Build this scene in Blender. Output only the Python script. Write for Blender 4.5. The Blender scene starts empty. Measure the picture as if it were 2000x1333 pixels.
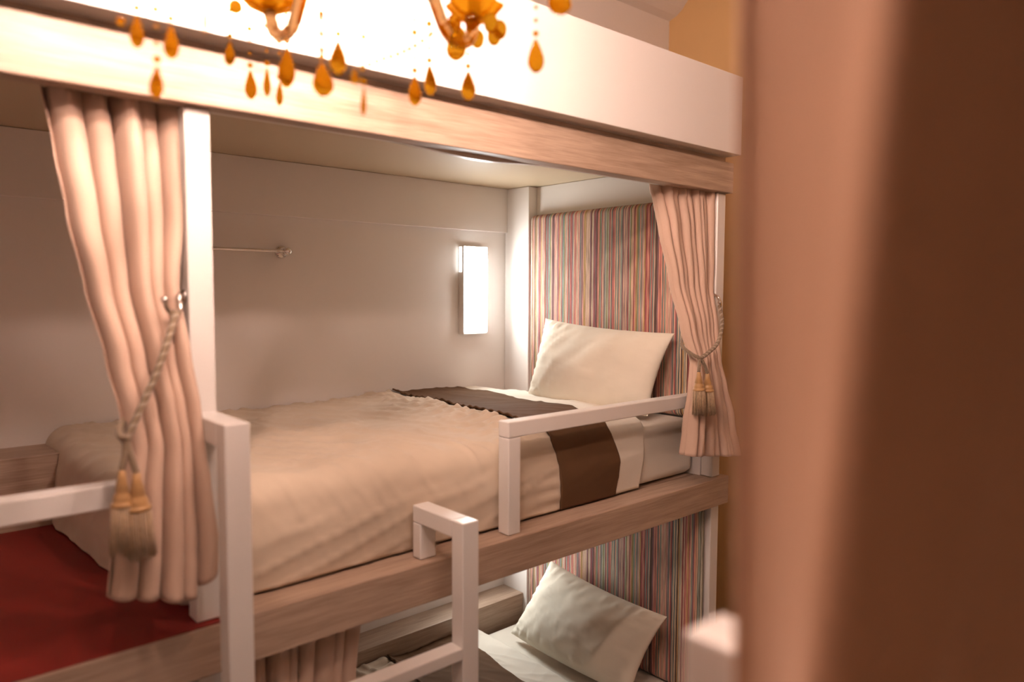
import bpy, bmesh, math, random
from mathutils import Vector, Matrix, noise

scene = bpy.context.scene
COL = scene.collection
random.seed(7)
PI = math.pi

# ------------------------------------------------------------------ camera
cam_d = bpy.data.cameras.new('camera')
cam_d.sensor_fit = 'HORIZONTAL'
cam_d.sensor_width = 36.0
cam_d.lens = 1435.0 / 2000.0 * 36.0
cam_d.clip_start = 0.02
cam_d.dof.use_dof = True
cam_d.dof.focus_distance = 2.75
cam_d.dof.aperture_fstop = 1.75
cam = bpy.data.objects.new('camera', cam_d)
COL.objects.link(cam)
_r = Vector((0.74974, -0.66172, 0.00413))
_u = Vector((0.04119, 0.0529, 0.99775))
_b = Vector((-0.66045, -0.74788, 0.06692))
cam.matrix_world = Matrix(((_r.x, _u.x, _b.x, 0.0), (_r.y, _u.y, _b.y, -1.5), (_r.z, _u.z, _b.z, 2.1), (0, 0, 0, 1)))
scene.camera = cam

# ------------------------------------------------------------------ world, exposure
world = bpy.data.worlds.new('world')
scene.world = world
world.use_nodes = True
world.node_tree.nodes['Background'].inputs[0].default_value = (1.0, 0.78, 0.62, 1)
world.node_tree.nodes['Background'].inputs[1].default_value = 0.05
vs = scene.view_settings
vs.view_transform = 'Standard'
vs.look = 'None'
vs.exposure = 0.15
vs.gamma = 1.0
vs.use_curve_mapping = False

cy = scene.cycles
cy.use_light_tree = False
cy.max_bounces = 6
cy.diffuse_bounces = 4
cy.glossy_bounces = 3
cy.transmission_bounces = 6
cy.caustics_reflective = False
cy.caustics_refractive = False
cy.sample_clamp_indirect = 6.0
cy.use_adaptive_sampling = True
cy.adaptive_threshold = 0.04

BULB_STRENGTH = 1230.0
BULB_COLOR = (1.0, 0.70, 0.575)
LAMP_STRENGTH = 30.0
LAMP_COLOR = (0.98, 0.98, 0.94)


# ------------------------------------------------------------------ materials
def new_mat(name):
    m = bpy.data.materials.new(name)
    m.use_nodes = True
    nt = m.node_tree
    b = nt.nodes['Principled BSDF']
    return m, nt, b


def nd(nt, kind, **kw):
    n = nt.nodes.new(kind)
    for k, v in kw.items():
        setattr(n, k, v)
    return n


def paint(name, col, rough=0.5, var=0.03, scale=3.0, bump=0.0, bscale=200.0, sheen=0.0, metal=0.0, spec=0.5):
    """flat colour with a little procedural variation and fine relief"""
    m, nt, b = new_mat(name)
    tc = nd(nt, 'ShaderNodeTexCoord')
    nz = nd(nt, 'ShaderNodeTexNoise')
    nz.inputs['Scale'].default_value = scale
    nz.inputs['Detail'].default_value = 4
    nt.links.new(tc.outputs['Object'], nz.inputs['Vector'])
    ramp = nd(nt, 'ShaderNodeValToRGB')
    ramp.color_ramp.elements[0].position = 0.3
    ramp.color_ramp.elements[1].position = 0.7
    ramp.color_ramp.elements[0].color = tuple(c * (1 - var) for c in col) + (1,)
    ramp.color_ramp.elements[1].color = tuple(min(1, c * (1 + var)) for c in col) + (1,)
    nt.links.new(nz.outputs['Fac'], ramp.inputs['Fac'])
    nt.links.new(ramp.outputs['Color'], b.inputs['Base Color'])
    b.inputs['Roughness'].default_value = rough
    b.inputs['Metallic'].default_value = metal
    b.inputs['Specular IOR Level'].default_value = spec
    if sheen:
        b.inputs['Sheen Weight'].default_value = sheen
    if bump:
        n2 = nd(nt, 'ShaderNodeTexNoise')
        n2.inputs['Scale'].default_value = bscale
        n2.inputs['Detail'].default_value = 3
        nt.links.new(tc.outputs['Object'], n2.inputs['Vector'])
        bp = nd(nt, 'ShaderNodeBump')
        bp.inputs['Strength'].default_value = bump
        bp.inputs['Distance'].default_value = 0.002
        nt.links.new(n2.outputs['Fac'], bp.inputs['Height'])
        nt.links.new(bp.outputs['Normal'], b.inputs['Normal'])
    return m


def wood(name, dark, light, rough=0.45):
    """pale oak laminate, grain along X"""
    m, nt, b = new_mat(name)
    tc = nd(nt, 'ShaderNodeTexCoord')
    mp = nd(nt, 'ShaderNodeMapping')
    mp.inputs['Scale'].default_value = (1.2, 14.0, 22.0)
    nt.links.new(tc.outputs['Object'], mp.inputs['Vector'])
    n1 = nd(nt, 'ShaderNodeTexNoise')
    n1.inputs['Scale'].default_value = 2.2
    n1.inputs['Detail'].default_value = 6
    n1.inputs['Roughness'].default_value = 0.6
    n1.inputs['Distortion'].default_value = 0.6
    nt.links.new(mp.outputs['Vector'], n1.inputs['Vector'])
    mp2 = nd(nt, 'ShaderNodeMapping')
    mp2.inputs['Scale'].default_value = (5.0, 120.0, 240.0)
    nt.links.new(tc.outputs['Object'], mp2.inputs['Vector'])
    n2 = nd(nt, 'ShaderNodeTexNoise')
    n2.inputs['Scale'].default_value = 2.0
    n2.inputs['Detail'].default_value = 3
    nt.links.new(mp2.outputs['Vector'], n2.inputs['Vector'])
    mx = nd(nt, 'ShaderNodeMath', operation='MULTIPLY_ADD')
    mx.inputs[1].default_value = 0.45
    nt.links.new(n2.outputs['Fac'], mx.inputs[0])
    ml = nd(nt, 'ShaderNodeMath', operation='MULTIPLY')
    ml.inputs[1].default_value = 0.6
    nt.links.new(n1.outputs['Fac'], ml.inputs[0])
    nt.links.new(ml.outputs[0], mx.inputs[2])
    ramp = nd(nt, 'ShaderNodeValToRGB')
    ramp.color_ramp.elements[0].position = 0.36
    ramp.color_ramp.elements[1].position = 0.66
    ramp.color_ramp.elements[0].color = dark + (1,)
    ramp.color_ramp.elements[1].color = light + (1,)
    nt.links.new(mx.outputs[0], ramp.inputs['Fac'])
    nt.links.new(ramp.outputs['Color'], b.inputs['Base Color'])
    b.inputs['Roughness'].default_value = rough
    bp = nd(nt, 'ShaderNodeBump')
    bp.inputs['Strength'].default_value = 0.15
    bp.inputs['Distance'].default_value = 0.001
    nt.links.new(n2.outputs['Fac'], bp.inputs['Height'])
    nt.links.new(bp.outputs['Normal'], b.inputs['Normal'])
    return m


def stripe_fabric(name):
    """corded upholstery with narrow many-coloured vertical stripes"""
    m, nt, b = new_mat(name)
    tc = nd(nt, 'ShaderNodeTexCoord')
    sep = nd(nt, 'ShaderNodeSeparateXYZ')
    nt.links.new(tc.outputs['Object'], sep.inputs[0])
    # slight wobble of the cords
    mpw = nd(nt, 'ShaderNodeMapping')
    mpw.inputs['Scale'].default_value = (1.0, 60.0, 14.0)
    nt.links.new(tc.outputs['Object'], mpw.inputs['Vector'])
    wob = nd(nt, 'ShaderNodeTexNoise')
    wob.inputs['Scale'].default_value = 1.0
    wob.inputs['Detail'].default_value = 2
    nt.links.new(mpw.outputs['Vector'], wob.inputs['Vector'])
    wm = nd(nt, 'ShaderNodeMath', operation='MULTIPLY_ADD')
    wm.inputs[1].default_value = 0.004
    nt.links.new(wob.outputs['Fac'], wm.inputs[0])
    nt.links.new(sep.outputs['Y'], wm.inputs[2])
    sc = nd(nt, 'ShaderNodeMath', operation='MULTIPLY')
    sc.inputs[1].default_value = 172.0
    nt.links.new(wm.outputs[0], sc.inputs[0])
    fl = nd(nt, 'ShaderNodeMath', operation='FLOOR')
    nt.links.new(sc.outputs[0], fl.inputs[0])
    fr = nd(nt, 'ShaderNodeMath', operation='FRACT')
    nt.links.new(sc.outputs[0], fr.inputs[0])
    wn = nd(nt, 'ShaderNodeTexWhiteNoise', noise_dimensions='1D')
    nt.links.new(fl.outputs[0], wn.inputs['W'])
    ramp = nd(nt, 'ShaderNodeValToRGB')
    ramp.color_ramp.interpolation = 'CONSTANT'
    cols = [(0.74, 0.50, 0.36), (0.34, 0.07, 0.08), (0.52, 0.52, 0.42), (0.78, 0.40, 0.32), (0.17, 0.24, 0.24),
            (0.58, 0.36, 0.14), (0.28, 0.13, 0.17), (0.76, 0.62, 0.44), (0.56, 0.17, 0.16), (0.27, 0.28, 0.13),
            (0.76, 0.36, 0.26), (0.09, 0.05, 0.045), (0.45, 0.29, 0.28), (0.70, 0.50, 0.38), (0.28, 0.36, 0.31), (0.20, 0.09, 0.06)]
    el = ramp.color_ramp.elements
    el[0].position = 0.0
    el[0].color = cols[0] + (1,)
    el[1].position = 1.0 / len(cols)
    el[1].color = cols[1] + (1,)
    for i in range(2, len(cols)):
        e = el.new(i / len(cols))
        e.color = cols[i] + (1,)
    nt.links.new(wn.outputs['Value'], ramp.inputs['Fac'])
    # colour changes along each yarn
    mpv = nd(nt, 'ShaderNodeMapping')
    mpv.inputs['Scale'].default_value = (1.0, 172.0, 9.0)
    nt.links.new(tc.outputs['Object'], mpv.inputs['Vector'])
    vn = nd(nt, 'ShaderNodeTexNoise')
    vn.inputs['Scale'].default_value = 1.0
    vn.inputs['Detail'].default_value = 3
    nt.links.new(mpv.outputs['Vector'], vn.inputs['Vector'])
    vr = nd(nt, 'ShaderNodeMapRange')
    vr.inputs['From Min'].default_value = 0.3
    vr.inputs['From Max'].default_value = 0.7
    vr.inputs['To Min'].default_value = 0.6
    vr.inputs['To Max'].default_value = 1.35
    nt.links.new(vn.outputs['Fac'], vr.inputs['Value'])
    # dark seam between cords
    pp = nd(nt, 'ShaderNodeMath', operation='PINGPONG')
    pp.inputs[1].default_value = 0.5
    nt.links.new(fr.outputs[0], pp.inputs[0])
    sr = nd(nt, 'ShaderNodeMapRange')
    sr.inputs['From Min'].default_value = 0.0
    sr.inputs['From Max'].default_value = 0.2
    sr.inputs['To Min'].default_value = 0.22
    sr.inputs['To Max'].default_value = 1.0
    nt.links.new(pp.outputs[0], sr.inputs['Value'])
    mm = nd(nt, 'ShaderNodeMath', operation='MULTIPLY')
    nt.links.new(vr.outputs[0], mm.inputs[0])
    nt.links.new(sr.outputs[0], mm.inputs[1])
    mute = nd(nt, 'ShaderNodeMix', data_type='RGBA')
    mute.inputs['Factor'].default_value = 0.20
    mute.inputs[7].default_value = (0.46, 0.31, 0.235, 1)
    nt.links.new(ramp.outputs['Color'], mute.inputs[6])
    vm = nd(nt, 'ShaderNodeVectorMath', operation='SCALE')
    nt.links.new(mute.outputs[2], vm.inputs[0])
    nt.links.new(mm.outputs[0], vm.inputs['Scale'])
    nt.links.new(vm.outputs['Vector'], b.inputs['Base Color'])
    b.inputs['Roughness'].default_value = 0.85
    b.inputs['Specular IOR Level'].default_value = 0.2
    bp = nd(nt, 'ShaderNodeBump')
    bp.inputs['Strength'].default_value = 0.5
    bp.inputs['Distance'].default_value = 0.002
    nt.links.new(pp.outputs[0], bp.inputs['Height'])
    nt.links.new(bp.outputs['Normal'], b.inputs['Normal'])
    return m


def cloth(name, col, rough=0.85, sheen=0.2, weave=900.0, var=0.04, trans=0.0):
    m = paint(name, col, rough=rough, var=var, scale=6.0, bump=0.25, bscale=weave, sheen=sheen, spec=0.2)
    if trans:
        nt = m.node_tree
        b = nt.nodes['Principled BSDF']
        tr = nd(nt, 'ShaderNodeBsdfTranslucent')
        tr.inputs['Color'].default_value = col + (1,)
        mix = nd(nt, 'ShaderNodeMixShader')
        mix.inputs[0].default_value = trans
        out = nt.nodes['Material Output']
        nt.links.new(b.outputs[0], mix.inputs[1])
        nt.links.new(tr.outputs[0], mix.inputs[2])
        nt.links.new(mix.outputs[0], out.inputs['Surface'])
    return m


def emitter(name, col, strength):
    m, nt, b = new_mat(name)
    b.inputs['Base Color'].default_value = col + (1,)
    b.inputs['Emission Color'].default_value = col + (1,)
    b.inputs['Emission Strength'].default_value = strength
    return m


def glass(name, col, rough=0.03, ior=1.45, glow=None):
    m, nt, b = new_mat(name)
    tc = nd(nt, 'ShaderNodeTexCoord')
    nz = nd(nt, 'ShaderNodeTexNoise')
    nz.inputs['Scale'].default_value = 40
    nt.links.new(tc.outputs['Object'], nz.inputs['Vector'])
    ramp = nd(nt, 'ShaderNodeValToRGB')
    ramp.color_ramp.elements[0].color = tuple(c * 0.9 for c in col) + (1,)
    ramp.color_ramp.elements[1].color = col + (1,)
    nt.links.new(nz.outputs['Fac'], ramp.inputs['Fac'])
    nt.links.new(ramp.outputs['Color'], b.inputs['Base Color'])
    b.inputs['Transmission Weight'].default_value = 1.0
    b.inputs['Roughness'].default_value = rough
    b.inputs['IOR'].default_value = ior
    if glow:        # cut crystal scatters part of the light that falls on it
        tr = nd(nt, 'ShaderNodeBsdfTranslucent')
        tr.inputs['Color'].default_value = glow + (1,)
        mix = nd(nt, 'ShaderNodeMixShader')
        mix.inputs[0].default_value = 0.3
        nt.links.new(b.outputs[0], mix.inputs[1])
        nt.links.new(tr.outputs[0], mix.inputs[2])
        nt.links.new(mix.outputs[0], nt.nodes['Material Output'].inputs['Surface'])
    return m


M = {}
M['wall'] = paint('white_wall_paint', (0.85, 0.80, 0.765), 0.7, 0.02, 1.5, 0.08, 120)
M['tan_wall'] = paint('ochre_wall_paint', (0.72, 0.47, 0.22), 0.7, 0.03, 2, 0.08, 120)
M['ceiling'] = paint('ceiling_paint', (0.78, 0.72, 0.68), 0.8, 0.02, 1.5)
M['floor'] = wood('floor_wood', (0.20, 0.12, 0.07), (0.32, 0.20, 0.12), 0.4)
M['white'] = paint('white_lacquer', (0.83, 0.80, 0.77), 0.28, 0.015, 4)
M['white_panel'] = paint('white_matt_panel', (0.82, 0.78, 0.75), 0.55, 0.015, 2)
M['oak'] = wood('oak_laminate', (0.30, 0.205, 0.147), (0.51, 0.38, 0.29))
M['roof'] = paint('beige_board', (0.55, 0.43, 0.29), 0.55, 0.03, 2)
M['red'] = paint('red_vinyl', (0.20, 0.009, 0.005), 0.6, 0.06, 8, 0.1, 300)
M['stripe'] = stripe_fabric('striped_corded_fabric')
M['curtain'] = cloth('tan_curtain_cloth', (0.62, 0.445, 0.345), trans=0.0)
M['near_curtain'] = cloth('tan_curtain_cloth_low_light', (0.45, 0.245, 0.145))  # tan curtain cloth again, its dimmer, warmer light put into the colour
M['duvet'] = cloth('cream_cotton', (0.66, 0.55, 0.43))
M['sheet'] = cloth('ivory_sheet', (0.80, 0.75, 0.66))
M['pillow'] = cloth('ivory_pillowcase', (0.80, 0.74, 0.62))
M['brown'] = cloth('brown_band_cloth', (0.118, 0.062, 0.031), var=0.08, sheen=0.0)
M['chrome'] = paint('chrome', (0.82, 0.80, 0.78), 0.16, 0.02, 5, metal=1.0)
M['alu'] = paint('brushed_aluminium', (0.80, 0.79, 0.77), 0.3, 0.02, 5, metal=1.0)
M['cord'] = cloth('grey_gold_cord', (0.24, 0.175, 0.115), 0.6, 0.3, 500, 0.1)
M['cord2'] = cloth('silver_cord', (0.42, 0.34, 0.26), 0.55, 0.3, 500, 0.1)
M['gold'] = paint('gold_thread', (0.46, 0.265, 0.105), 0.4, 0.12, 60, 0.2, 400, sheen=0.3)
M['fringe'] = paint('bronze_fringe', (0.46, 0.32, 0.19), 0.5, 0.2, 120, 0.3, 400, sheen=0.4)
M['amber'] = glass('amber_crystal', (1.0, 0.60, 0.03), 0.03, 1.14, (1.0, 0.42, 0.008))
M['amber_pale'] = glass('pale_amber_glass', (1.0, 0.66, 0.30))
M['bulb'] = emitter('bulb_glow', BULB_COLOR, BULB_STRENGTH)
M['lamp'] = emitter('lamp_diffuser_glow', LAMP_COLOR, LAMP_STRENGTH)
M['lamp_side'] = emitter('lamp_side_glow', LAMP_COLOR, LAMP_STRENGTH * .12)
M['brass'] = paint('brass', (0.75, 0.48, 0.18), 0.25, 0.05, 10, metal=1.0)
M['candle'] = paint('candle_sleeve', (0.85, 0.78, 0.62), 0.5)
M['dark'] = paint('black_screw', (0.03, 0.03, 0.03), 0.5)


# ------------------------------------------------------------------ mesh helpers
def obj(name, bm, mat, parent=None, origin=(0, 0, 0), smooth=False, sub=0, solid=0.0):
    """bm is in world coordinates; origin = world origin of the root thing"""
    o3 = Vector(origin)
    if o3.length:
        bmesh.ops.translate(bm, verts=bm.verts, vec=-o3)
    bmesh.ops.recalc_face_normals(bm, faces=bm.faces)
    me = bpy.data.meshes.new(name)
    bm.to_mesh(me)
    bm.free()
    if smooth:
        for p in me.polygons:
            p.use_smooth = True
    me.materials.append(M[mat])
    ob = bpy.data.objects.new(name, me)
    COL.objects.link(ob)
    if parent is not None:
        ob.parent = parent
    else:
        ob.location = o3
    if solid:
        s = ob.modifiers.new('thickness', 'SOLIDIFY')
        s.thickness = solid
        s.offset = 0
    if sub:
        s = ob.modifiers.new('smooth', 'SUBSURF')
        s.levels = sub
        s.render_levels = sub
    return ob


def tag(o, label=None, cat=None, group=None, kind=None):
    if label:
        o['label'] = label
    if cat:
        o['category'] = cat
    if group:
        o['group'] = group
    if kind:
        o['kind'] = kind
    return o


def thing(name, loc, label, cat, group=None):
    o = bpy.data.objects.new(name, None)
    o.empty_display_size = 0.05
    COL.objects.link(o)
    o.location = loc
    return tag(o, label, cat, group)


def box(x0, x1, y0, y1, z0, z1, bev=0.0, seg=2, bm=None):
    b2 = bmesh.new()
    bmesh.ops.create_cube(b2, size=1.0)
    for v in b2.verts:
        v.co = Vector((x0 if v.co.x < 0 else x1, y0 if v.co.y < 0 else y1, z0 if v.co.z < 0 else z1))
    if bev:
        bmesh.ops.bevel(b2, geom=b2.edges[:], offset=bev, segments=seg, affect='EDGES', profile=0.5)
    if bm is None:
        return b2
    tmp = bpy.data.meshes.new('tmp')
    b2.to_mesh(tmp)
    b2.free()
    bm.from_mesh(tmp)
    bpy.data.meshes.remove(tmp)
    return bm


def lathe(profile, segs=20, center=(0, 0, 0), flute=0.0, nfl=8, bm=None, axis=None):
    """profile: list of (r, z); optional fluting"""
    bm = bm or bmesh.new()
    rings = []
    c = Vector(center)
    for r, z in profile:
        ring = []
        for i in range(segs):
            a = 2 * PI * i / segs
            rr = r * (1 + flute * math.cos(nfl * a))
            p = Vector((rr * math.cos(a), rr * math.sin(a), z))
            if axis is not None:
                p = axis @ p
            ring.append(bm.verts.new(c + p))
        rings.append(ring)
    for k in range(len(rings) - 1):
        for i in range(segs):
            j = (i + 1) % segs
            bm.faces.new((rings[k][i], rings[k][j], rings[k + 1][j], rings[k + 1][i]))
    if profile[0][0] > 1e-5:
        bm.faces.new(rings[0][::-1])
    if profile[-1][0] > 1e-5:
        bm.faces.new(rings[-1])
    bmesh.ops.remove_doubles(bm, verts=bm.verts, dist=1e-6)
    return bm


def spline(pts, n):
    """Catmull-Rom through points"""
    P = [Vector(p) for p in pts]
    P = [P[0] * 2 - P[1]] + P + [P[-1] * 2 - P[-2]]
    out = []
    m = len(P) - 3
    for k in range(n + 1):
        t = k / n * m
        i = min(int(t), m - 1)
        t -= i
        a, b, c, d = P[i:i + 4]
        out.append(0.5 * ((2 * b) + (c - a) * t + (2 * a - 5 * b + 4 * c - d) * t * t + (3 * b - a - 3 * c + d) * t ** 3))
    return out


def frames(path):
    T = []
    for i in range(len(path)):
        a = path[max(0, i - 1)]
        b = path[min(len(path) - 1, i + 1)]
        T.append((b - a).normalized())
    N = []
    n = T[0].orthogonal().normalized()
    for t in T:
        n = (n - t * n.dot(t)).normalized()
        N.append(n.copy())
    return T, N


def tube(path, r, segs=8, bm=None, cap=True):
    bm = bm or bmesh.new()
    T, N = frames(path)
    rings = []
    for i, p in enumerate(path):
        rr = r[i] if isinstance(r, (list, tuple)) else r
        B = T[i].cross(N[i])
        rings.append([bm.verts.new(p + (N[i] * math.cos(2 * PI * k / segs) + B * math.sin(2 * PI * k / segs)) * rr) for k in range(segs)])
    for i in range(len(rings) - 1):
        for k in range(segs):
            j = (k + 1) % segs
            bm.faces.new((rings[i][k], rings[i][j], rings[i + 1][j], rings[i + 1][k]))
    if cap:
        bm.faces.new(rings[0][::-1])
        bm.faces.new(rings[-1])
    return bm


def rope_strands(pts, n, R, rs, pitch, count=3, which=(0, 1, 2)):
    path = spline(pts, n)
    T, N = frames(path)
    bm = bmesh.new()
    L = [0.0]
    for i in range(1, len(path)):
        L.append(L[-1] + (path[i] - path[i - 1]).length)
    for k in which:
        sp = []
        for i, p in enumerate(path):
            a = 2 * PI * (L[i] / pitch + k / count)
            B = T[i].cross(N[i])
            sp.append(p + (N[i] * math.cos(a) + B * math.sin(a)) * R)
        tube(sp, rs, 6, bm)
    return bm


def interp(rows, z):
    """rows sorted by decreasing z: tuples (z, a, b, c...)"""
    if z >= rows[0][0]:
        return rows[0][1:]
    for i in range(len(rows) - 1):
        z0, z1 = rows[i][0], rows[i + 1][0]
        if z <= z0 and z >= z1:
            t = (z0 - z) / (z0 - z1)
            t = t * t * (3 - 2 * t) * 0.5 + t * 0.5
            return tuple(a + (b - a) * t for a, b in zip(rows[i][1:], rows[i + 1][1:]))
    return rows[-1][1:]


def grid_bm(P, nu, nv):
    bm = bmesh.new()
    V = [[bm.verts.new(P(i / nu, j / nv)) for j in range(nv + 1)] for i in range(nu + 1)]
    for i in range(nu):
        for j in range(nv):
            bm.faces.new((V[i][j], V[i + 1][j], V[i + 1][j + 1], V[i][j + 1]))
    return bm


# ------------------------------------------------------------------ the setting
YB = 1.14          # back wall
XR = 3.52          # far end wall
XL = -2.4
YF = -2.62
tag(obj('floor', box(XL - .1, XR + .1, YF - .1, YB + .1, -0.08, 0.0), 'floor'), 'dark wooden floor of the dormitory room', kind='structure')
wb = obj('wall_back', box(XL - .1, XR + .1, YB, YB + .1, 0.0, 3.95), 'wall')
tag(wb, 'white painted back wall behind the bunks', kind='structure')
obj('wall_beam', box(XL, 2.285, YB - .018, YB, 2.376, 2.578, .002), 'wall', wb)
obj('wall_column', box(2.285, 2.42, .976, YB, 0.0, 2.578, .003), 'wall', wb)
tag(obj('wall_right', box(XR, XR + .1, YF - .1, YB, 0.0, 3.95), 'tan_wall'), 'ochre painted end wall above the bunk', kind='structure')
tag(obj('wall_left', box(XL - .1, XL, YF - .1, YB, 0.0, 3.95), 'wall'), 'white painted wall at the near end', kind='structure')
tag(obj('wall_front', box(XL - .1, XR + .1, YF - .1, YF, 0.0, 3.95), 'wall'), 'white painted wall behind the opposite bunk', kind='structure')
prof = [(YB + .05, 3.60), (YB, 3.645), (1.09, 3.662), (1.05, 3.69), (1.01, 3.735), (.96, 3.80), (.90, 3.85), (.8, 3.875), (YF - .05, 3.875)]
bm = bmesh.new()
ra = [bm.verts.new((XL - .1, y, z)) for y, z in prof]
rb = [bm.verts.new((XR + .1, y, z)) for y, z in prof]
ta = [bm.verts.new((XL - .1, y, z + .15)) for y, z in prof]
tb = [bm.verts.new((XR + .1, y, z + .15)) for y, z in prof]
for i in range(len(prof) - 1):
    bm.faces.new((ra[i], ra[i + 1], rb[i + 1], rb[i]))
    bm.faces.new((ta[i], tb[i], tb[i + 1], ta[i + 1]))
    bm.faces.new((ra[i], ta[i], ta[i + 1], ra[i + 1]))
    bm.faces.new((rb[i], rb[i + 1], tb[i + 1], tb[i]))
bm.faces.new((ra[0], rb[0], tb[0], ta[0]))
bm.faces.new((ra[-1], ta[-1], tb[-1], rb[-1]))
tag(obj('ceiling', bm, 'ceiling'), 'white ceiling with a coved edge', kind='structure')

# ------------------------------------------------------------------ bunk bed (built in)
BX0 = -0.70
bunk = thing('bunk_bed', (0.8, 0.5, 0.0), 'built-in double bunk bed of white panels and pale oak boards along the back wall', 'bunk bed')
O = (0.8, 0.5, 0.0)


def bp(name, bm, mat, parent=None, label=None, smooth=False):
    o = obj(name, bm, mat, parent or bunk, O, smooth)
    if label:
        o['label'] = label
    return o


bp('bulkhead_panel', box(BX0, 2.365, -.05, .02, 2.588, 2.860, .002), 'white_panel', label='white bulkhead panel above the oak beam')
bp('top_beam', box(BX0, 2.40, 0.0, .05, 2.462, 2.570, .003), 'oak', label='pale oak beam over the upper bunk opening')
bp('recess_strip', box(BX0, 2.40, .036, .05, 2.5705, 2.5985), 'oak')
bp('roof_board', box(BX0, 2.415, .051, YB - .001, 2.579, 2.60), 'roof', label='beige board roofing the upper bunk')
bp('bed_rail', box(BX0, 2.415, 0.0, .10, 1.31, 1.414, .003), 'oak', label='pale oak rail along the front of the upper bunk')
bp('bed_base', box(BX0, 2.339, .101, YB - .001, 1.36, 1.413), 'oak')
bp('red_base_board', box(BX0, .53, 0.003, .958, 1.4145, 1.418, .001), 'red', label='dark red covering on the base board left of the ladder')
bp('wall_ledge', box(BX0, 2.284, .959, YB - .001, 1.414, 1.625, .002), 'oak', label='oak ledge along the back wall of the upper bunk')
bp('wall_ledge', box(BX0, 2.284, 1.0, YB - .001, .385, .68, .002), 'oak', label='oak ledge along the back wall of the lower bunk')
bp('bed_rail', box(BX0, 2.415, 0.0, .10, .26, .38, .003), 'oak', label='pale oak rail along the front of the lower bunk')
bp('bed_base', box(BX0, 2.339, .101, .999, .33, .379), 'oak')
bp('end_panel', box(2.3345, 2.415, .072, .975, 0.0, 2.578, .002), 'white_panel', label='white end panel behind the headboards')
PY0, PY1 = .022, .070
bp('post', box(.486, .536, PY0, PY1, 1.4185, 2.461, .003), 'white', label='white square post beside the left curtain')
bp('post', box(2.336, 2.386, PY0, PY1, 1.415, 2.461, .003), 'white', label='white square post behind the right curtain')
bp('post', box(2.336, 2.386, PY0, PY1, .381, 1.309, .003), 'white')
bp('post', box(.486, .536, PY0, PY1, .381, 1.309, .003), 'white')
gr = bp('guard_rail', box(1.332, 2.335, PY0 - .002, PY0 + .043, 1.692, 1.737, .003), 'white', label='white guard rail on the right of the ladder')
bp('rail_post', box(1.332, 1.377, PY0 - .002, PY0 + .043, 1.415, 1.691, .003), 'white', gr)
gl = bp('guard_rail', box(BX0, .485, PY0 - .002, PY0 + .043, 1.688, 1.733, .003), 'white', label='white guard rail on the left behind the tassels')
bp('rail_post', box(BX0, BX0 + .045, PY0 - .002, PY0 + .043, 1.4185, 1.687, .003), 'white', gl)

# curtain track under the beam, sagging a little in the middle
n = 40
bm = bmesh.new()
prev = None
for i in range(n + 1):
    x = .545 + (2.33 - .545) * i / n
    dz = -.013 * math.exp(-((x - 1.25) / .16) ** 2)
    ring = [bm.verts.new((x, y, z + dz)) for y, z in ((.052, 2.4645), (.068, 2.4645), (.068, 2.482), (.052, 2.482))]
    if prev:
        for k in range(4):
            bm.faces.new((prev[k], prev[(k + 1) % 4], ring[(k + 1) % 4], ring[k]))
    else:
        bm.faces.new(ring)
    prev = ring
bm.faces.new(prev[::-1])
tag(obj('curtain_track', bm, 'white', None, (1.4, .06, 2.46)), 'slim metal curtain track under the oak beam', 'curtain track')

# ------------------------------------------------------------------ ladder
LY0, LY1 = -.150, -.105


def make_ladder(name, label, xl, xr, y_sign=1, y_base=0.0, with_rungs=True):
    root = thing(name, ((xl + xr) / 2, y_base - .13 * y_sign, 0), label, 'ladder')
    o = tuple(root.location)

    def yb(a, b):
        a, b = y_base + y_sign * a, y_base + y_sign * b
        return min(a, b), max(a, b)
    w = .049
    y0, y1 = yb(LY0, LY1)
    s1 = obj('stile', box(xl, xl + w, y0, y1, 0.0, 1.853, .003), 'white', root, o)
    ya, ybb = yb(LY1 + .0005, PY0 - .001)
    obj('stile_arm', box(xl, xl + w, ya, ybb, 1.805, 1.853, .003), 'white', s1)
    s2 = obj('stile', box(xr, xr + w, y0, y1, 0.0, 1.552, .003), 'white', root, o)
    ya, ybb = yb(LY1 + .0005, PY0 + .04)
    obj('stile_arm', box(xr, xr + w, ya, ybb, 1.508, 1.552, .003), 'white', s2)
    ya, ybb = yb(PY0 + .005, PY0 + .04)
    obj('stile_foot', box(xr, xr + w, ya, ybb, 1.415, 1.5075, .003), 'white', s2)
    for c in (s1, s2):
        for ch in c.children:
            for v in ch.data.vertices:
                v.co -= Vector(o)
    for z in (.35, .65, .95, 1.25):
        obj('rung', box(xl + w + .0005, xr - .0005, y0 + .002 * 0, y1, z - .03, z, .003), 'white', root, o)
    return root


make_ladder('ladder', 'white steel ladder hooked over the oak rail of the upper bunk', .488, 1.040)

# ------------------------------------------------------------------ headboards
for nm, y0h, z0, z1, lab in (('headboard', .10, 1.634, 2.447, 'striped multicolour upholstered headboard of the upper bunk'),
                        ('headboard', .036, .578, 1.308, 'striped multicolour upholstered headboard of the lower bunk')):
    tag(obj(nm, box(2.284, 2.334, y0h, .974, z0, z1, .026, 5), 'stripe', None, (2.31, .5, z0), True), lab, 'headboard', 'striped headboards')


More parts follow.
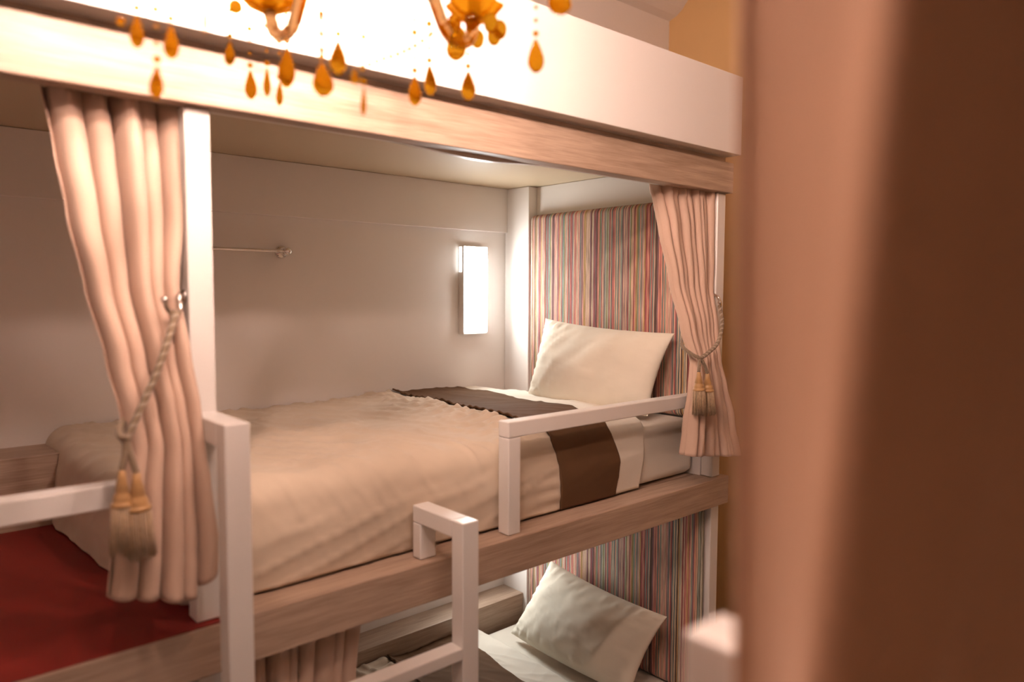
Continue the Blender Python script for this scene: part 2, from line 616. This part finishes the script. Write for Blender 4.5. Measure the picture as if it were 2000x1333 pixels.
# ------------------------------------------------------------------ mattresses and bedding
def mattress(name, x0, x1, y0, y1, z0, z1, label):
    bm = box(x0, x1, y0, y1, z0, z1)
    bmesh.ops.subdivide_edges(bm, edges=bm.edges[:], cuts=1, use_grid_fill=True)
    bm.free()
    nx, ny, nz = 60, 30, 10
    cx, cy, cz = (x0 + x1) / 2, (y0 + y1) / 2, (z0 + z1) / 2
    hx, hy, hz = (x1 - x0) / 2, (y1 - y0) / 2, (z1 - z0) / 2
    bm = box(x0, x1, y0, y1, z0, z1, .03, 4)
    bmesh.ops.subdivide_edges(bm, edges=[e for e in bm.edges if e.calc_length() > .1], cuts=24, use_grid_fill=True)
    for v in bm.verts:
        p = v.co
        # tucked-in sheet: gathered pleats near the lower edge of the long side
        if p.y < y0 + .01:
            k = max(0, 1 - (p.z - z0) / (z1 - z0))
            p.y += .004 * math.sin(p.x * 190 + 12 * p.z + 3 * noise.noise(Vector((p.x * 6, 0, 0)))) * k - .004 * math.sin(PI * (p.z - z0) / (z1 - z0))
    return tag(obj(name, bm, 'sheet', None, (cx, cy, z0), True), label, 'mattress', 'mattresses in the bunk')


def edge_roll(p, e, r):
    """returns position and drop for a cloth of arc parameter p running over an edge at e (outside = smaller)"""
    a = e + r - p
    if a <= 0:
        return p, 0.0
    if a < PI * r / 2:
        th = a / r
        return e + r - r * math.sin(th), r * (1 - math.cos(th))
    return e, r + a - PI * r / 2


def fbm(p, o=3):
    return noise.fractal(Vector(p), 1.0, 2.0, o)


def ridge(v):
    return 1.0 - abs(v) * 2.0


def make_duvet(name, label, dx, y_back, y_front, z_top, z_bot, x_foot, seed, group):
    root = thing(name, (1.1 + dx, (y_back + y_front) / 2, z_bot), label, 'duvet', group)
    o = tuple(root.location)
    r = .055
    drop = z_top - z_bot
    arc = drop - r + PI * r / 2          # arc length past (e + r)
    v_end = y_front + r - arc            # parameter at the hem

    def pw(pts, t):
        if t <= pts[0][0]:
            return pts[0][1]
        for (t0, a), (t1, b) in zip(pts, pts[1:]):
            if t <= t1:
                k = (t - t0) / (t1 - t0)
                return a + (b - a) * (.4 * k + .6 * k * k * (3 - 2 * k))
        return pts[-1][1]

    def bL(t):      # body/band boundary, t = distance across the bed, hem to wall
        return dx + pw([(-.125, 1.612), (.02, 1.602), (.10, 1.588), (.35, 1.622), (1.135, 1.672)], t) + .005 * math.sin(7 * t + seed)

    def bR(t):      # band/border boundary
        return dx + pw([(-.125, 1.860), (0, 1.868), (.10, 1.840), (.20, 1.880), (.38, 1.950), (1.135, 2.005)], t) + .004 * math.sin(9 * t + 1 + seed)

    def bE(t):      # border outer hem
        return dx + pw([(-.125, 1.985), (0, 2.000), (.10, 2.020), (.38, 2.090), (1.135, 2.110)], t) + .006 * math.sin(8 * t + 2)

    def xf(t):      # foot edge, pulled in towards the front corner
        k = min(1, max(0, (.50 - t) / .45))
        return x_foot + .15 * k * k * (3 - 2 * k)

    def surf(x, t, lift, wr):
        y, dy = edge_roll(t, y_front, r)
        xx, dxx = edge_roll(x, xf(t), r)
        d = max(dy, dxx) if min(dy, dxx) < .02 else (dy ** 4 + dxx ** 4) ** .25
        z = z_top - d
        on_front = min(1, dy / .12)
        # wrinkles
        q = Vector((x, y, z))
        w = 0.0
        near = math.exp(-abs(bL(t) - x) / .085) if x < bL(t) else 0
        # gathered ruffles close to the band seam
        sm = min(1, max(0, (bL(t) - x) / .035))
        sm = sm * sm * (3 - 2 * sm)
        wr = .35 + .65 * sm
        w += lift + near * sm * .017 * math.sin(t * 135 + 4 * noise.noise(Vector((t * 7, x * 3, seed)))) * (1 - .6 * on_front)
        # large soft hollows
        w += .016 * noise.noise(Vector((x * 3.1 + seed, t * 3.6, 2.0)))
        # diagonal creases
        a = noise.noise(Vector(((x + .55 * t) * 13 + seed, (t - .55 * x) * 3.0, 5.0)))
        w += wr * .010 * max(0, ridge(a)) ** 3 * (0.08 + .92 * (1 - on_front))
        a = noise.noise(Vector(((x * .5 - t) * 12 + 7, (x + t * .5) * 2.6 + seed, 9.0)))
        w += wr * .006 * max(0, ridge(a)) ** 4 * (1 - .85 * on_front)
        # creases on the hanging side run from the hem towards the band
        if on_front > 0:
            a = noise.noise(Vector(((z * 1.0 - (x - 1.6) * .35) * 18, x * 2.2 + seed, 3.0)))
            w += wr * on_front * .006 * max(0, ridge(a)) ** 3
        fx = min(1, dxx / .1)
        if fx > 0:
            w += (.005 + .022 * max(0, t - .75)) * fx * math.sin(t * 30 + 2 * noise.noise(Vector((t * 5, 1, 1)))) + .02 * fx * max(0, t - .5)
        y -= on_front * (w * .8 + .004 + .012 * math.sin(PI * min(1, dy / drop)))
        xx -= fx * w * .35 + .06 * fx * max(0, (t - .55)) * min(1, dxx / drop)
        z += (1 - on_front) * (1 - fx) * w
        # the foot end puffs up slightly, edges settle
        z += (1 - on_front) * (1 - fx) * (.012 * math.exp(-((x - bL(t) + .09) / .09) ** 2) if x < bL(t) else 0)
        if y > y_back - .002:
            y = y_back - .002
        z = max(z, z_bot + .002 + .0008 * (1 + math.sin(17 * x + 5 * t)))
        return Vector((xx, y, z))

    foot_arc = (z_top - z_bot) - r + PI * r / 2

    def P_body(u, v):
        t = y_back + (v_end - y_back) * v
        e = bL(t) + .006
        xs = xf(t) + r - foot_arc
        return surf(xs + (e - xs) * u, t, 0.0, 1.0)

    obj('duvet_body', grid_bm(P_body, 190, 130), 'duvet', root, o, True, 0, .004)

    def P_band(u, v):
        t = y_back + (v_end - .002 - y_back) * v
        a, b = bL(t) - .012, bR(t) + .004
        lift = .007 + .010 * math.exp(-((u) / .12) ** 2) * (t > y_front)
        return surf(a + (b - a) * u, t, lift, .45)

    bnd = obj('brown_band', grid_bm(P_band, 46, 130), 'brown', root, o, True, 0, .005)
    bnd['label'] = 'dark brown band across the duvet'

    def P_border(u, v):
        t = y_back + (v_end + .004 - y_back) * v
        a, b = bR(t) - .006, bE(t)
        return surf(a + (b - a) * u, t, .003, .35)

    brd = obj('cream_border', grid_bm(P_border, 26, 130), 'sheet', root, o, True, 0, .005)
    brd['label'] = 'ivory border at the head end of the duvet'
    return root


mattress('mattress', .47, 2.333, .104, .955, 1.4185, 1.628, 'white sheeted mattress on the upper bunk')
mattress('mattress', .30, 2.333, .105, .972, .3805, .572, 'white sheeted mattress on the lower bunk')
make_duvet('duvet', 'cream duvet with a dark brown band spread over the upper bunk', 0.0, 1.135, .096, 1.662, 1.4195, .415, 3.0, 'duvets on the bunks')
make_duvet('duvet', 'cream duvet with a dark brown band on the lower bunk', -.115, .995, .090, .598, .382, .30, 11.0, 'duvets on the bunks')


def make_pillow(name, TL, TR, BL, BR, T, label, seed, seam=True):
    TL, TR, BL, BR = map(Vector, (TL, TR, BL, BR))
    c = (TL + TR + BL + BR) / 4
    nrm = ((TR - TL).cross(BL - TL)).normalized()
    if nrm.x > 0:
        nrm = -nrm
    nu, nv = 48, 34
    bm = bmesh.new()

    def pos(u, v, side):
        a, b = 2 * u - 1, 2 * v - 1
        # concave edges, pulled-out corners
        ua = u + .035 * a * (1 - b * b) * -1 * abs(a) ** 2
        vb = v - (.045 if b < 0 else -.03) * b * (1 - a * a) * abs(b) ** 2
        p = TL * (1 - ua) * (1 - vb) + TR * ua * (1 - vb) + BL * (1 - ua) * vb + BR * ua * vb
        h = max(0.0, (1 - abs(a) ** 2.6)) ** .55 * max(0.0, (1 - abs(b) ** 2.4)) ** .6
        h *= T
        w = 0.0
        k = max(abs(a), abs(b))
        # puckers radiating from the seams
        s = (a if abs(b) > abs(a) else b)
        w += .026 * max(0, k - .60) * math.sin(s * 38 + seed + 3 * noise.noise(Vector((s * 4, seed, 0)))) * (1 if k < .97 else .4)
        w += .010 * noise.noise(Vector((u * 3 + seed, v * 3, 1.5))) * (1 - k * k)
        g = noise.noise(Vector(((u + v * .6) * 9 + seed, (v - u * .5) * 2.5, 4.0)))
        w += .007 * max(0, ridge(g)) ** 4
        return p + nrm * ((h + w * (1 - k ** 8)) * side)
    F = [[None] * (nv + 1) for _ in range(nu + 1)]
    Bk = [[None] * (nv + 1) for _ in range(nu + 1)]
    for i in range(nu + 1):
        for j in range(nv + 1):
            u, v = i / nu, j / nv
            u = .5 - .5 * math.cos(PI * u) if True else u
            v = .5 - .5 * math.cos(PI * v)
            F[i][j] = bm.verts.new(pos(u, v, 1))
            if i in (0, nu) or j in (0, nv):
                Bk[i][j] = F[i][j]
            else:
                Bk[i][j] = bm.verts.new(pos(u, v, -.75))
    for i in range(nu):
        for j in range(nv):
            bm.faces.new((F[i][j], F[i + 1][j], F[i + 1][j + 1], F[i][j + 1]))
            bm.faces.new((Bk[i][j], Bk[i][j + 1], Bk[i + 1][j + 1], Bk[i + 1][j]))
    z0 = min(v.co.z for v in bm.verts)
    return tag(obj(name, bm, 'pillow', None, (c.x, c.y, z0), True), label, 'pillow', 'ivory pillows')


make_pillow('pillow', (2.225, .800, 1.985), (2.225, .120, 1.950), (2.080, .760, 1.658), (2.115, .150, 1.652), .085,
            'ivory pillow leaning on the headboard of the upper bunk', 1.0)
make_pillow('pillow', (2.225, .755, .920), (2.205, .115, .890), (2.075, .850, .604), (2.050, .160, .620), .098,
            'ivory pillow tilted against the headboard of the lower bunk', 5.0)


# ------------------------------------------------------------------ curtains
def make_curtain(name, rows, ztop, zbot_fn, nf, label, seed, yskew=0.0, amp_rows=None, nz=90, per=14, group='tan bunk curtains', widths=None, amps=None):
    """rows: (z, xl, xr, y); folds gather and fan with the width"""
    rnd = random.Random(seed)
    # irregular fold positions
    w = [rnd.uniform(.45, 1.7) for _ in range(nf)]
    w = widths or w
    s = sum(w)
    cum = [0.0]
    for a in w:
        cum.append(cum[-1] + a / s)
    ampk = [rnd.uniform(.45, 1.45) for _ in range(nf)]
    ampk = amps or ampk
    nu = nf * per

    def phase(u):
        for k in range(nf):
            if u <= cum[k + 1] + 1e-9:
                return k, (u - cum[k]) / (cum[k + 1] - cum[k])
        return nf - 1, 1.0

    def P(u, v):
        zb = zbot_fn(u)
        z = ztop + (zb - ztop) * v
        xl, xr, y, amp = interp(rows, z)
        k, ph = phase(u)
        f = math.sin(2 * PI * ph)
        f = math.copysign(abs(f) ** .8, f)
        dr = .18 * noise.noise(Vector((u * 5, z * 2.2, seed)))
        x = xl + (xr - xl) * (u + .25 / nf * math.cos(2 * PI * ph + dr) * .8)
        yy = y + amp * ampk[k] * f + .010 * noise.noise(Vector((u * 6, z * 4, seed + 3)))
        yy += yskew * u * max(0, min(1, (z - 1.9) / .4))
        if z < zb + .075:   # turned hem
            yy -= .0022
        if v < .035:   # pinch pleat heading
            yy += .006 * math.sin(u * 90)
        return Vector((x, yy, z))
    bm = grid_bm(P, nu, nz)
    o = ((rows[-1][1] + rows[-1][2]) / 2, rows[-1][3], min(zbot_fn(0), zbot_fn(1)))
    root = thing(name, o, label, 'curtain', group)
    c = obj('curtain_cloth', bm, 'curtain', root, o, True, 0, .0025)
    return root, P, o


rowsL = [(2.475, .250, .492, .095, .026), (2.363, .264, .492, .085, .026), (2.245, .279, .485, .065, .024), (2.107, .300, .466, .035, .022),
         (1.971, .325, .474, .002, .020), (1.875, .341, .482, -.022, .018), (1.807, .349, .485, -.034, .016),
         (1.721, .328, .491, -.042, .020), (1.624, .310, .497, -.048, .022), (1.50, .296, .492, -.052, .022)]
cl, PL, oL = make_curtain('curtain', rowsL, 2.474, lambda u: 1.548 - .05 * u + .055 * max(0, u - .82) / .18, 5,
                          'tan curtain tied back beside the tall white post on the left', 21, 0.0, per=20,
                          widths=[1.5, 1.1, 1.35, .75, 1.15], amps=[.95, .8, 1.5, .75, 1.2])
rowsR = [(2.475, 2.030, 2.330, .078, .014), (2.32, 2.078, 2.330, .074, .016), (2.14, 2.114, 2.328, .056, .017), (1.976, 2.136, 2.326, .020, .016),
         (1.858, 2.152, 2.312, -.010, .014), (1.758, 2.134, 2.340, -.020, .018), (1.648, 2.106, 2.380, -.027, .022), (1.48, 2.066, 2.425, -.032, .024)]
cr, PR, oR = make_curtain('curtain', rowsR, 2.474, lambda u: 1.545 - .05 * u, 9,
                          'tan curtain tied back at the head end of the upper bunk', 5, -.035)
rowsB = [(1.309, .545, .895, .085, .018), (1.15, .545, .86, .06, .018), (1.0, .545, .80, .04, .016), (.80, .545, .68, .02, .014), (.5, .545, .74, .0, .016)]
make_curtain('curtain', rowsB, 1.308, lambda u: .47, 9, 'tan curtain hanging under the oak rail in the lower bunk', 9)


# ------------------------------------------------------------------ hooks and tiebacks
def make_hook(name, pts, base, nx, label):
    root = thing(name, base, label, 'hook', 'chrome curtain hooks')
    o = tuple(base)
    path = spline(pts, 28)
    h = obj('hook_arm', tube(path, .0048, 10), 'chrome', root, o, True)
    bm = bmesh.new()
    bmesh.ops.create_uvsphere(bm, u_segments=12, v_segments=8, radius=.0072)
    bmesh.ops.translate(bm, verts=bm.verts, vec=path[-1])
    obj('hook_tip', bm, 'chrome', root, o, True)
    rot = Matrix.Rotation(nx * PI / 2, 3, 'Y')
    obj('hook_plate', lathe([(.0, 0), (.013, 0), (.013, .003), (.009, .006), (.006, .012), (0, .012)], 18, base, axis=rot), 'chrome', root, o, True)
    return root


make_hook('curtain_hook', [(.480, .045, 2.088), (.468, .02, 2.090), (.460, 0, 2.088), (.462, -.006, 2.070), (.455, -.015, 2.057), (.441, -.022, 2.055), (.430, -.028, 2.066), (.425, -.032, 2.082)],
          (.4855, .045, 2.088), -1, 'chrome hook on the tall white post holding the left cord')
make_hook('curtain_hook', [(2.331, .040, 2.094), (2.327, .020, 2.092), (2.325, .004, 2.082), (2.327, -.002, 2.066), (2.322, -.008, 2.056), (2.312, -.012, 2.056), (2.306, -.014, 2.064)],
          (2.3355, .044, 2.094), -1, 'chrome hook on the right hand post holding the right cord')


def make_tassel(root, o, top, length, width, tilt=0.0):
    x, y, z = top
    rot = Matrix.Rotation(tilt, 3, 'Y')
    L = length
    wv = width / 2
    cap = lathe([(.0, 0), (wv * .30, -.002), (wv * .36, -.02 * L / .21), (wv * .62, -.052 * L / .21), (wv * .55, -.056 * L / .21), (wv * .70, -.062 * L / .21),
                 (wv * .78, -.074 * L / .21), (wv * .74, -.080 * L / .21), (wv * .92, -.083 * L / .21), (wv * .95, -.090 * L / .21), (wv * .8, -.094 * L / .21), (0, -.094 * L / .21)],
                24, top, axis=rot)
    t = obj('tassel', cap, 'gold', root, o, True)
    t['label'] = 'gold topped tassel with bronze fringe'
    bm = bmesh.new()
    rnd = random.Random(int(x * 1000) + 3)
    z1 = -.088 * L / .21
    for i in range(46):
        a = 2 * PI * i / 46 + rnd.uniform(-.04, .04)
        rr = wv * (.84 if i % 2 else .70)
        ln = L * rnd.uniform(.95, 1.02)
        sp = rnd.uniform(.92, 1.08)
        p = [Vector((rr * math.cos(a), rr * math.sin(a), z1)),
             Vector((rr * 1.06 * sp * math.cos(a), rr * 1.06 * sp * math.sin(a), (z1 - ln) / 2)),
             Vector((rr * 1.22 * sp * math.cos(a + .1), rr * 1.22 * sp * math.sin(a + .1), -ln))]
        p = [Vector(top) + rot @ q for q in p]
        tube(p, .0017, 5, bm)
    fr = obj('fringe', bm, 'fringe', t, (0, 0, 0), True)
    for v in fr.data.vertices:
        v.co -= Vector(o)
    return t


def make_tieback(name, label, cord, tails, lens, base, around):
    root = thing(name, base, label, 'tieback', 'corded curtain tiebacks')
    o = tuple(base)
    c = obj('cord', rope_strands(cord, 150, .0036, .0036, .020), 'cord', root, o, True)
    c2 = obj('cord_strand', rope_strands(cord, 150, .0036, .0037, .020, 3, (1,)), 'cord2', c, (0, 0, 0), True)
    for v in c2.data.vertices:
        v.co -= Vector(o)
    if around:
        obj('cord', rope_strands(around, 120, .0036, .0036, .020), 'cord', root, o, True)
    kn = bmesh.new()
    kp = spline([Vector(cord[-1]) + Vector(d) for d in ((-.006, 0, .004), (0, -.006, .003), (.006, 0, 0), (0, .005, -.003), (-.005, 0, -.005))], 30)
    tube(kp, .0038, 8, kn)
    obj('knot', kn, 'cord', root, o, True)
    for tl, (ln, wd, tilt) in zip(tails, lens):
        obj('cord', rope_strands(tl, 40, .0030, .0031, .018), 'cord', root, o, True)
        make_tassel(root, o, tl[-1], ln, wd, tilt)
    return root


make_tieback('tieback', 'grey corded tieback with two gold tassels on the left curtain',
             [(.448, -.020, 2.060), (.444, -.026, 2.048), (.424, -.045, 2.002), (.401, -.060, 1.951), (.379, -.068, 1.907), (.356, -.078, 1.864), (.340, -.082, 1.836)],
             [[(.340, -.082, 1.836), (.336, -.088, 1.808), (.329, -.094, 1.786)], [(.340, -.082, 1.836), (.345, -.092, 1.806), (.351, -.098, 1.778)]],
             [(.150, .040, .02), (.156, .046, -.03)], (.34, -.08, 1.62),
             [(.340, -.082, 1.836), (.336, -.06, 1.842), (.350, -.02, 1.855), (.38, .02, 1.875)])
make_tieback('tieback', 'grey corded tieback with two gold tassels on the right curtain',
             [(2.317, -.006, 2.054), (2.306, -.026, 1.990), (2.250, -.046, 1.925), (2.180, -.055, 1.893), (2.128, -.058, 1.876)],
             [[(2.128, -.058, 1.876), (2.118, -.062, 1.856), (2.112, -.064, 1.832)], [(2.128, -.058, 1.876), (2.146, -.064, 1.852), (2.160, -.066, 1.824)]],
             [(.145, .046, -.05), (.145, .046, -.08)], (2.13, -.06, 1.68),
             [(2.128, -.058, 1.876), (2.112, -.035, 1.890), (2.125, .015, 1.915), (2.19, .055, 1.94), (2.25, .055, 1.97), (2.28, .055, 1.99)])

# ------------------------------------------------------------------ towel rail on the back wall
root = thing('towel_rail', (.92, 1.10, 2.245), 'thin chrome towel rail on the back wall of the upper bunk', 'towel rail')
o = tuple(root.location)
obj('bar', tube(spline([(.655, 1.085, 2.245), (.9, 1.085, 2.245), (1.19, 1.085, 2.245)], 10), .0062, 12), 'chrome', root, o, True)
for x in (.668, 1.178):
    rot = Matrix.Rotation(PI / 2, 3, 'X')
    fl = obj('flange', lathe([(0, 0), (.024, 0), (.024, .004), (.020, .008), (.011, .011), (.010, .045), (.014, .05), (.014, .064), (.009, .068), (0, .068)], 20, (x, YB - .0005, 2.245), axis=rot), 'chrome', root, o, True)
    bm = bmesh.new()
    for a in (0.6, 2.2, 3.9, 5.4):
        lathe([(0, 0), (.0035, 0), (.003, .002), (0, .0025)], 8, (x + .018 * math.cos(a), YB - .0065, 2.245 + .018 * math.sin(a)), axis=rot, bm=bm)
    sc_ = obj('screw', bm, 'dark', fl, (0, 0, 0), True)
    for v in sc_.data.vertices:
        v.co -= Vector(o)


# ------------------------------------------------------------------ reading lamps
def make_lamp(name, label, x0, x1, z0, z1, y0=YB, sg=1):
    root = thing(name, ((x0 + x1) / 2, y0, z0), label, 'wall lamp', 'reading lamps in the bunks')
    o = tuple(root.location)
    def bx(xa, xb, da, db, za, zb, bev=0.0):      # da, db: distance out from the wall
        ya, yb = y0 - sg * da, y0 - sg * db
        return box(xa, xb, min(ya, yb), max(ya, yb), za, zb, bev)
    obj('housing', bx(x0, x1, .0005, .036, z0, z1, .002), 'white', root, o)
    d = obj('diffuser', bx(x0 + .006, x1 - .004, .0365, .041, z0 + .010, z1 - .003, .001), 'lamp', root, o)
    d['label'] = 'glowing white front panel'
    obj('side_diffuser', bx(x0 - .0015, x0 - .0003, .006, .024, z1 - .115, z1 - .004), 'lamp_side', root, o)
    obj('side_diffuser', bx(x1 + .0003, x1 + .003, .014, .034, z0 + .06, z1 - .04), 'lamp_side', root, o)
    return root


make_lamp('wall_lamp', 'slim glowing rectangular reading lamp on the back wall of the upper bunk', 2.010, 2.148, 1.908, 2.303)
make_lamp('wall_lamp', 'slim glowing rectangular reading lamp in the lower bunk hidden behind the rail', 1.960, 2.098, .86, 1.18)

# ------------------------------------------------------------------ chandelier
CH = Vector((.55, -.55, 2.60))
root = thing('chandelier', (CH.x, CH.y, 2.40), 'amber crystal chandelier hanging in front of the bunk', 'chandelier')
o = tuple(root.location)
obj('stem', lathe([(0, 2.575), (.012, 2.58), (.026, 2.59), (.028, 2.60), (.016, 2.615), (.012, 2.63), (.028, 2.66), (.032, 2.70), (.014, 2.73), (.010, 2.80),
                   (.022, 2.86), (.022, 2.90), (.010, 2.94), (.007, 3.0), (0, 3.0)], 20, (CH.x, CH.y, 0)), 'amber_pale', root, o, True)
obj('hanging_rod', tube(spline([(CH.x, CH.y, 2.99), (CH.x, CH.y, 3.4), (CH.x, CH.y, 3.85)], 6), .005, 8), 'brass', root, o, True)
obj('ceiling_rose', lathe([(0, 3.83), (.02, 3.83), (.055, 3.86), (.06, 3.874), (0, 3.874)], 24, (CH.x, CH.y, 0)), 'brass', root, o, True)
ARM_R = .30
arms = [math.radians(a) for a in (19, 91, 163, 235, 307)]
dish_pos = []
for a in arms:
    dv = Vector((math.cos(a), math.sin(a), 0))
    c0 = Vector((CH.x, CH.y, 0))
    path = spline([c0 + dv * .02 + Vector((0, 0, 2.66)), c0 + dv * .08 + Vector((0, 0, 2.685)), c0 + dv * .15 + Vector((0, 0, 2.61)), c0 + dv * .215 + Vector((0, 0, 2.532)),
                   c0 + dv * .275 + Vector((0, 0, 2.535)), c0 + dv * ARM_R + Vector((0, 0, 2.575))], 30)
    obj('arm', tube(path, .0105, 10), 'amber_pale', root, o, True)
    dp = c0 + dv * ARM_R
    dish_pos.append(dp)
    dish = obj('drip_dish', lathe([(0, 2.578), (.018, 2.578), (.034, 2.586), (.048, 2.602), (.049, 2.606), (.045, 2.605), (.031, 2.592), (.014, 2.587), (0, 2.587)],
                                  48, (dp.x, dp.y, 0), .07, 8), 'amber', root, o, True)
    obj('candle_sleeve', lathe([(0, 2.588), (.011, 2.588), (.011, 2.75), (0, 2.75)], 14, (dp.x, dp.y, 0)), 'candle', root, o, True)
    bl = obj('bulb', lathe([(0, 2.7505), (.010, 2.751), (.016, 2.77), (.0155, 2.782), (.009, 2.805), (.003, 2.818), (0, 2.82)], 10, (dp.x, dp.y, 0)), 'bulb', root, o, True)
# drops: (x, y, z of the top, height, width)
drops = [(0.287, -0.424, 2.464, 0.042, 0.016), (0.330, -0.422, 2.461, 0.043, 0.018), (0.298, -0.467, 2.390, 0.041, 0.016), (0.487, -0.221, 2.524, 0.039, 0.016),
         (0.531, -0.196, 2.490, 0.048, 0.018), (0.545, -0.235, 2.488, 0.047, 0.011), (0.578, -0.212, 2.475, 0.040, 0.011), (0.537, -0.334, 2.499, 0.064, 0.023),
         (0.530, -0.467, 2.442, 0.048, 0.026), (0.540, -0.500, 2.469, 0.048, 0.021), (0.560, -0.538, 2.397, 0.039, 0.007), (0.720, -0.432, 2.467, 0.048, 0.019),
         (0.769, -0.405, 2.500, 0.050, 0.020), (0.759, -0.500, 2.541, 0.055, 0.029), (0.820, -0.451, 2.490, 0.049, 0.022), (0.842, -0.602, 2.513, 0.052, 0.023),
         (0.840, -0.661, 2.584, 0.047, 0.032), (0.352, -0.494, 2.479, 0.040, 0.006)]
# drops round the two near dishes, above the picture
for a in (2.0, 3.6, 5.2):
    for k in (3, 4):
        drops.append((dish_pos[k].x + .05 * math.cos(a), dish_pos[k].y + .05 * math.sin(a), 2.56, .048, .020))
# flat crystal teardrop: long tip on top, round belly below, faceted
prof_d = [(0, 0), (.10, -.05), (.30, -.28), (.46, -.52), (.50, -.68), (.42, -.84), (.22, -.96), (0, -1)]
bmd = lathe([(r, z) for r, z in prof_d], 10)
for v in bmd.verts:
    v.co.y *= .8
me_d = bpy.data.meshes.new('crystal_drop')
bmesh.ops.recalc_face_normals(bmd, faces=bmd.faces)
bmd.to_mesh(me_d)
bmd.free()
me_d.materials.append(M['amber'])
rnd = random.Random(3)
for (x, y, z, h, w) in drops:
    d = bpy.data.objects.new('crystal_drop', me_d)
    COL.objects.link(d)
    d.parent = root
    d.location = Vector((x, y, z)) - Vector(o)
    d.scale = (w * 1.2, w * 1.2, h * 1.06)
    d.rotation_euler = (rnd.uniform(-.05, .05), rnd.uniform(-.05, .05), math.radians(-41) + rnd.uniform(-.4, .4))
    # string of little beads from the drop up to the dish or arm above it
    bm = bmesh.new()
    ztop = 2.575
    zz = z + .008
    k = 0
    while zz < max(ztop, z + .02):
        b2 = Matrix.Translation((x, y, zz))
        bmesh.ops.create_icosphere(bm, subdivisions=1, radius=.0056 if k % 3 == 0 else .0036, matrix=b2)
        zz += .021
        k += 1
    ch = obj('bead_chain', bm, 'amber', root, o, True)
bm = bmesh.new()
for p in spline([(.556, -.518, 2.422), (.605, -.505, 2.451), (.648, -.501, 2.473), (.70, -.478, 2.506), (.77, -.467, 2.566)], 13):
    bmesh.ops.create_icosphere(bm, subdivisions=1, radius=.0046, matrix=Matrix.Translation(p))
obj('bead_chain', bm, 'amber', root, o, True)
for p, rr in (((.271, -.410, 2.455), .006), ((.556, -.519, 2.412), .0075), ((.496, -.224, 2.582), .012)):
    bm = bmesh.new()
    bmesh.ops.create_icosphere(bm, subdivisions=2, radius=rr, matrix=Matrix.Translation(p))
    obj('crystal_ball', bm, 'amber', root, o, True)
for p in spline([(.53, -.467, 2.46), (.53, -.467, 2.52), (.53, -.467, 2.60)], 5):
    bm = bmesh.new()
    bmesh.ops.create_icosphere(bm, subdivisions=1, radius=.006, matrix=Matrix.Translation(p))
    obj('crystal_bead', bm, 'amber_pale', root, o, True)
# petals on the far right dish
for k in range(8):
    a = 2 * PI * k / 8
    p = dish_pos[0] + Vector((.045 * math.cos(a), .045 * math.sin(a), 2.563))
    bm = bmesh.new()
    bmesh.ops.create_uvsphere(bm, u_segments=10, v_segments=8, radius=.013, matrix=Matrix.Translation(p) @ Matrix.Diagonal((1, 1, 1.3, 1)))
    obj('glass_petal', bm, 'amber', root, o, True)

# ------------------------------------------------------------------ the opposite bunk the photograph is taken from
OYF = -1.342
opp = thing('bunk_bed', (.9, -2.0, 0), 'opposite bunk bed with white post beside the near blurred curtain', 'bunk bed')
OO = (.9, -2.0, 0)
obj('bulkhead_panel', box(XL + .01, 2.415, OYF - .02, OYF + .03, 2.592, 2.869, .002), 'white_panel', opp, OO)
obj('top_beam', box(XL + .01, 2.415, OYF - .05, OYF, 2.462, 2.591, .003), 'oak', opp, OO)
obj('roof_board', box(XL + .01, 2.415, YF + .001, OYF - .051, 2.579, 2.60), 'roof', opp, OO)
obj('bed_rail', box(XL + .01, 2.415, OYF - .10, OYF, 1.31, 1.414, .003), 'oak', opp, OO)
obj('bed_base', box(XL + .01, 2.415, YF + .001, OYF - .101, 1.36, 1.413), 'oak', opp, OO)
obj('post', box(.440, .490, OYF - .070, OYF - .022, 1.415, 2.461, .003), 'white', opp, OO)
obj('end_panel', box(2.34, 2.415, YF + .001, OYF - .101, 0, 1.309), 'white_panel', opp, OO)
make_lamp('wall_lamp', 'unseen glowing panel added as cool fill light in the opposite lower bunk', .85, .93, .90, 1.10, YF, -1)  # added out of view to cast cool light on the ladder fronts
make_ladder('ladder', 'blurred white ladder top in the near right foreground', .440, -.11, -1, OYF)

# near curtain, gathered beside the opposite post
near_a = [(.450, -1.242), (.400, -1.252), (.395, -1.267), (.388, -1.295), (.377, -1.325), (.365, -1.347), (.364, -1.363), (.375, -1.376), (.388, -1.391), (.416, -1.410), (.470, -1.441), (.53, -1.475)]
near_b = [(.435, -1.261), (.385, -1.269), (.378, -1.284), (.365, -1.305), (.343, -1.326), (.324, -1.342), (.322, -1.357), (.333, -1.370), (.342, -1.382), (.352, -1.385), (.375, -1.388), (.432, -1.415)]
sa = spline([(x, y, 0) for x, y in near_a], 120)
sb = spline([(x, y, 0) for x, y in near_b], 120)


def P_near(u, v):
    z = 2.461 + (1.62 - 2.461) * v
    i = int(round(u * 120))
    t = (2.25 - z) / .35
    t = max(-.3, min(1.35, t))
    p = sa[i].lerp(sb[i], t)
    p = Vector((p.x, p.y, z))
    p.x += .0008 * math.sin(u * 22 + z * 2)
    return p


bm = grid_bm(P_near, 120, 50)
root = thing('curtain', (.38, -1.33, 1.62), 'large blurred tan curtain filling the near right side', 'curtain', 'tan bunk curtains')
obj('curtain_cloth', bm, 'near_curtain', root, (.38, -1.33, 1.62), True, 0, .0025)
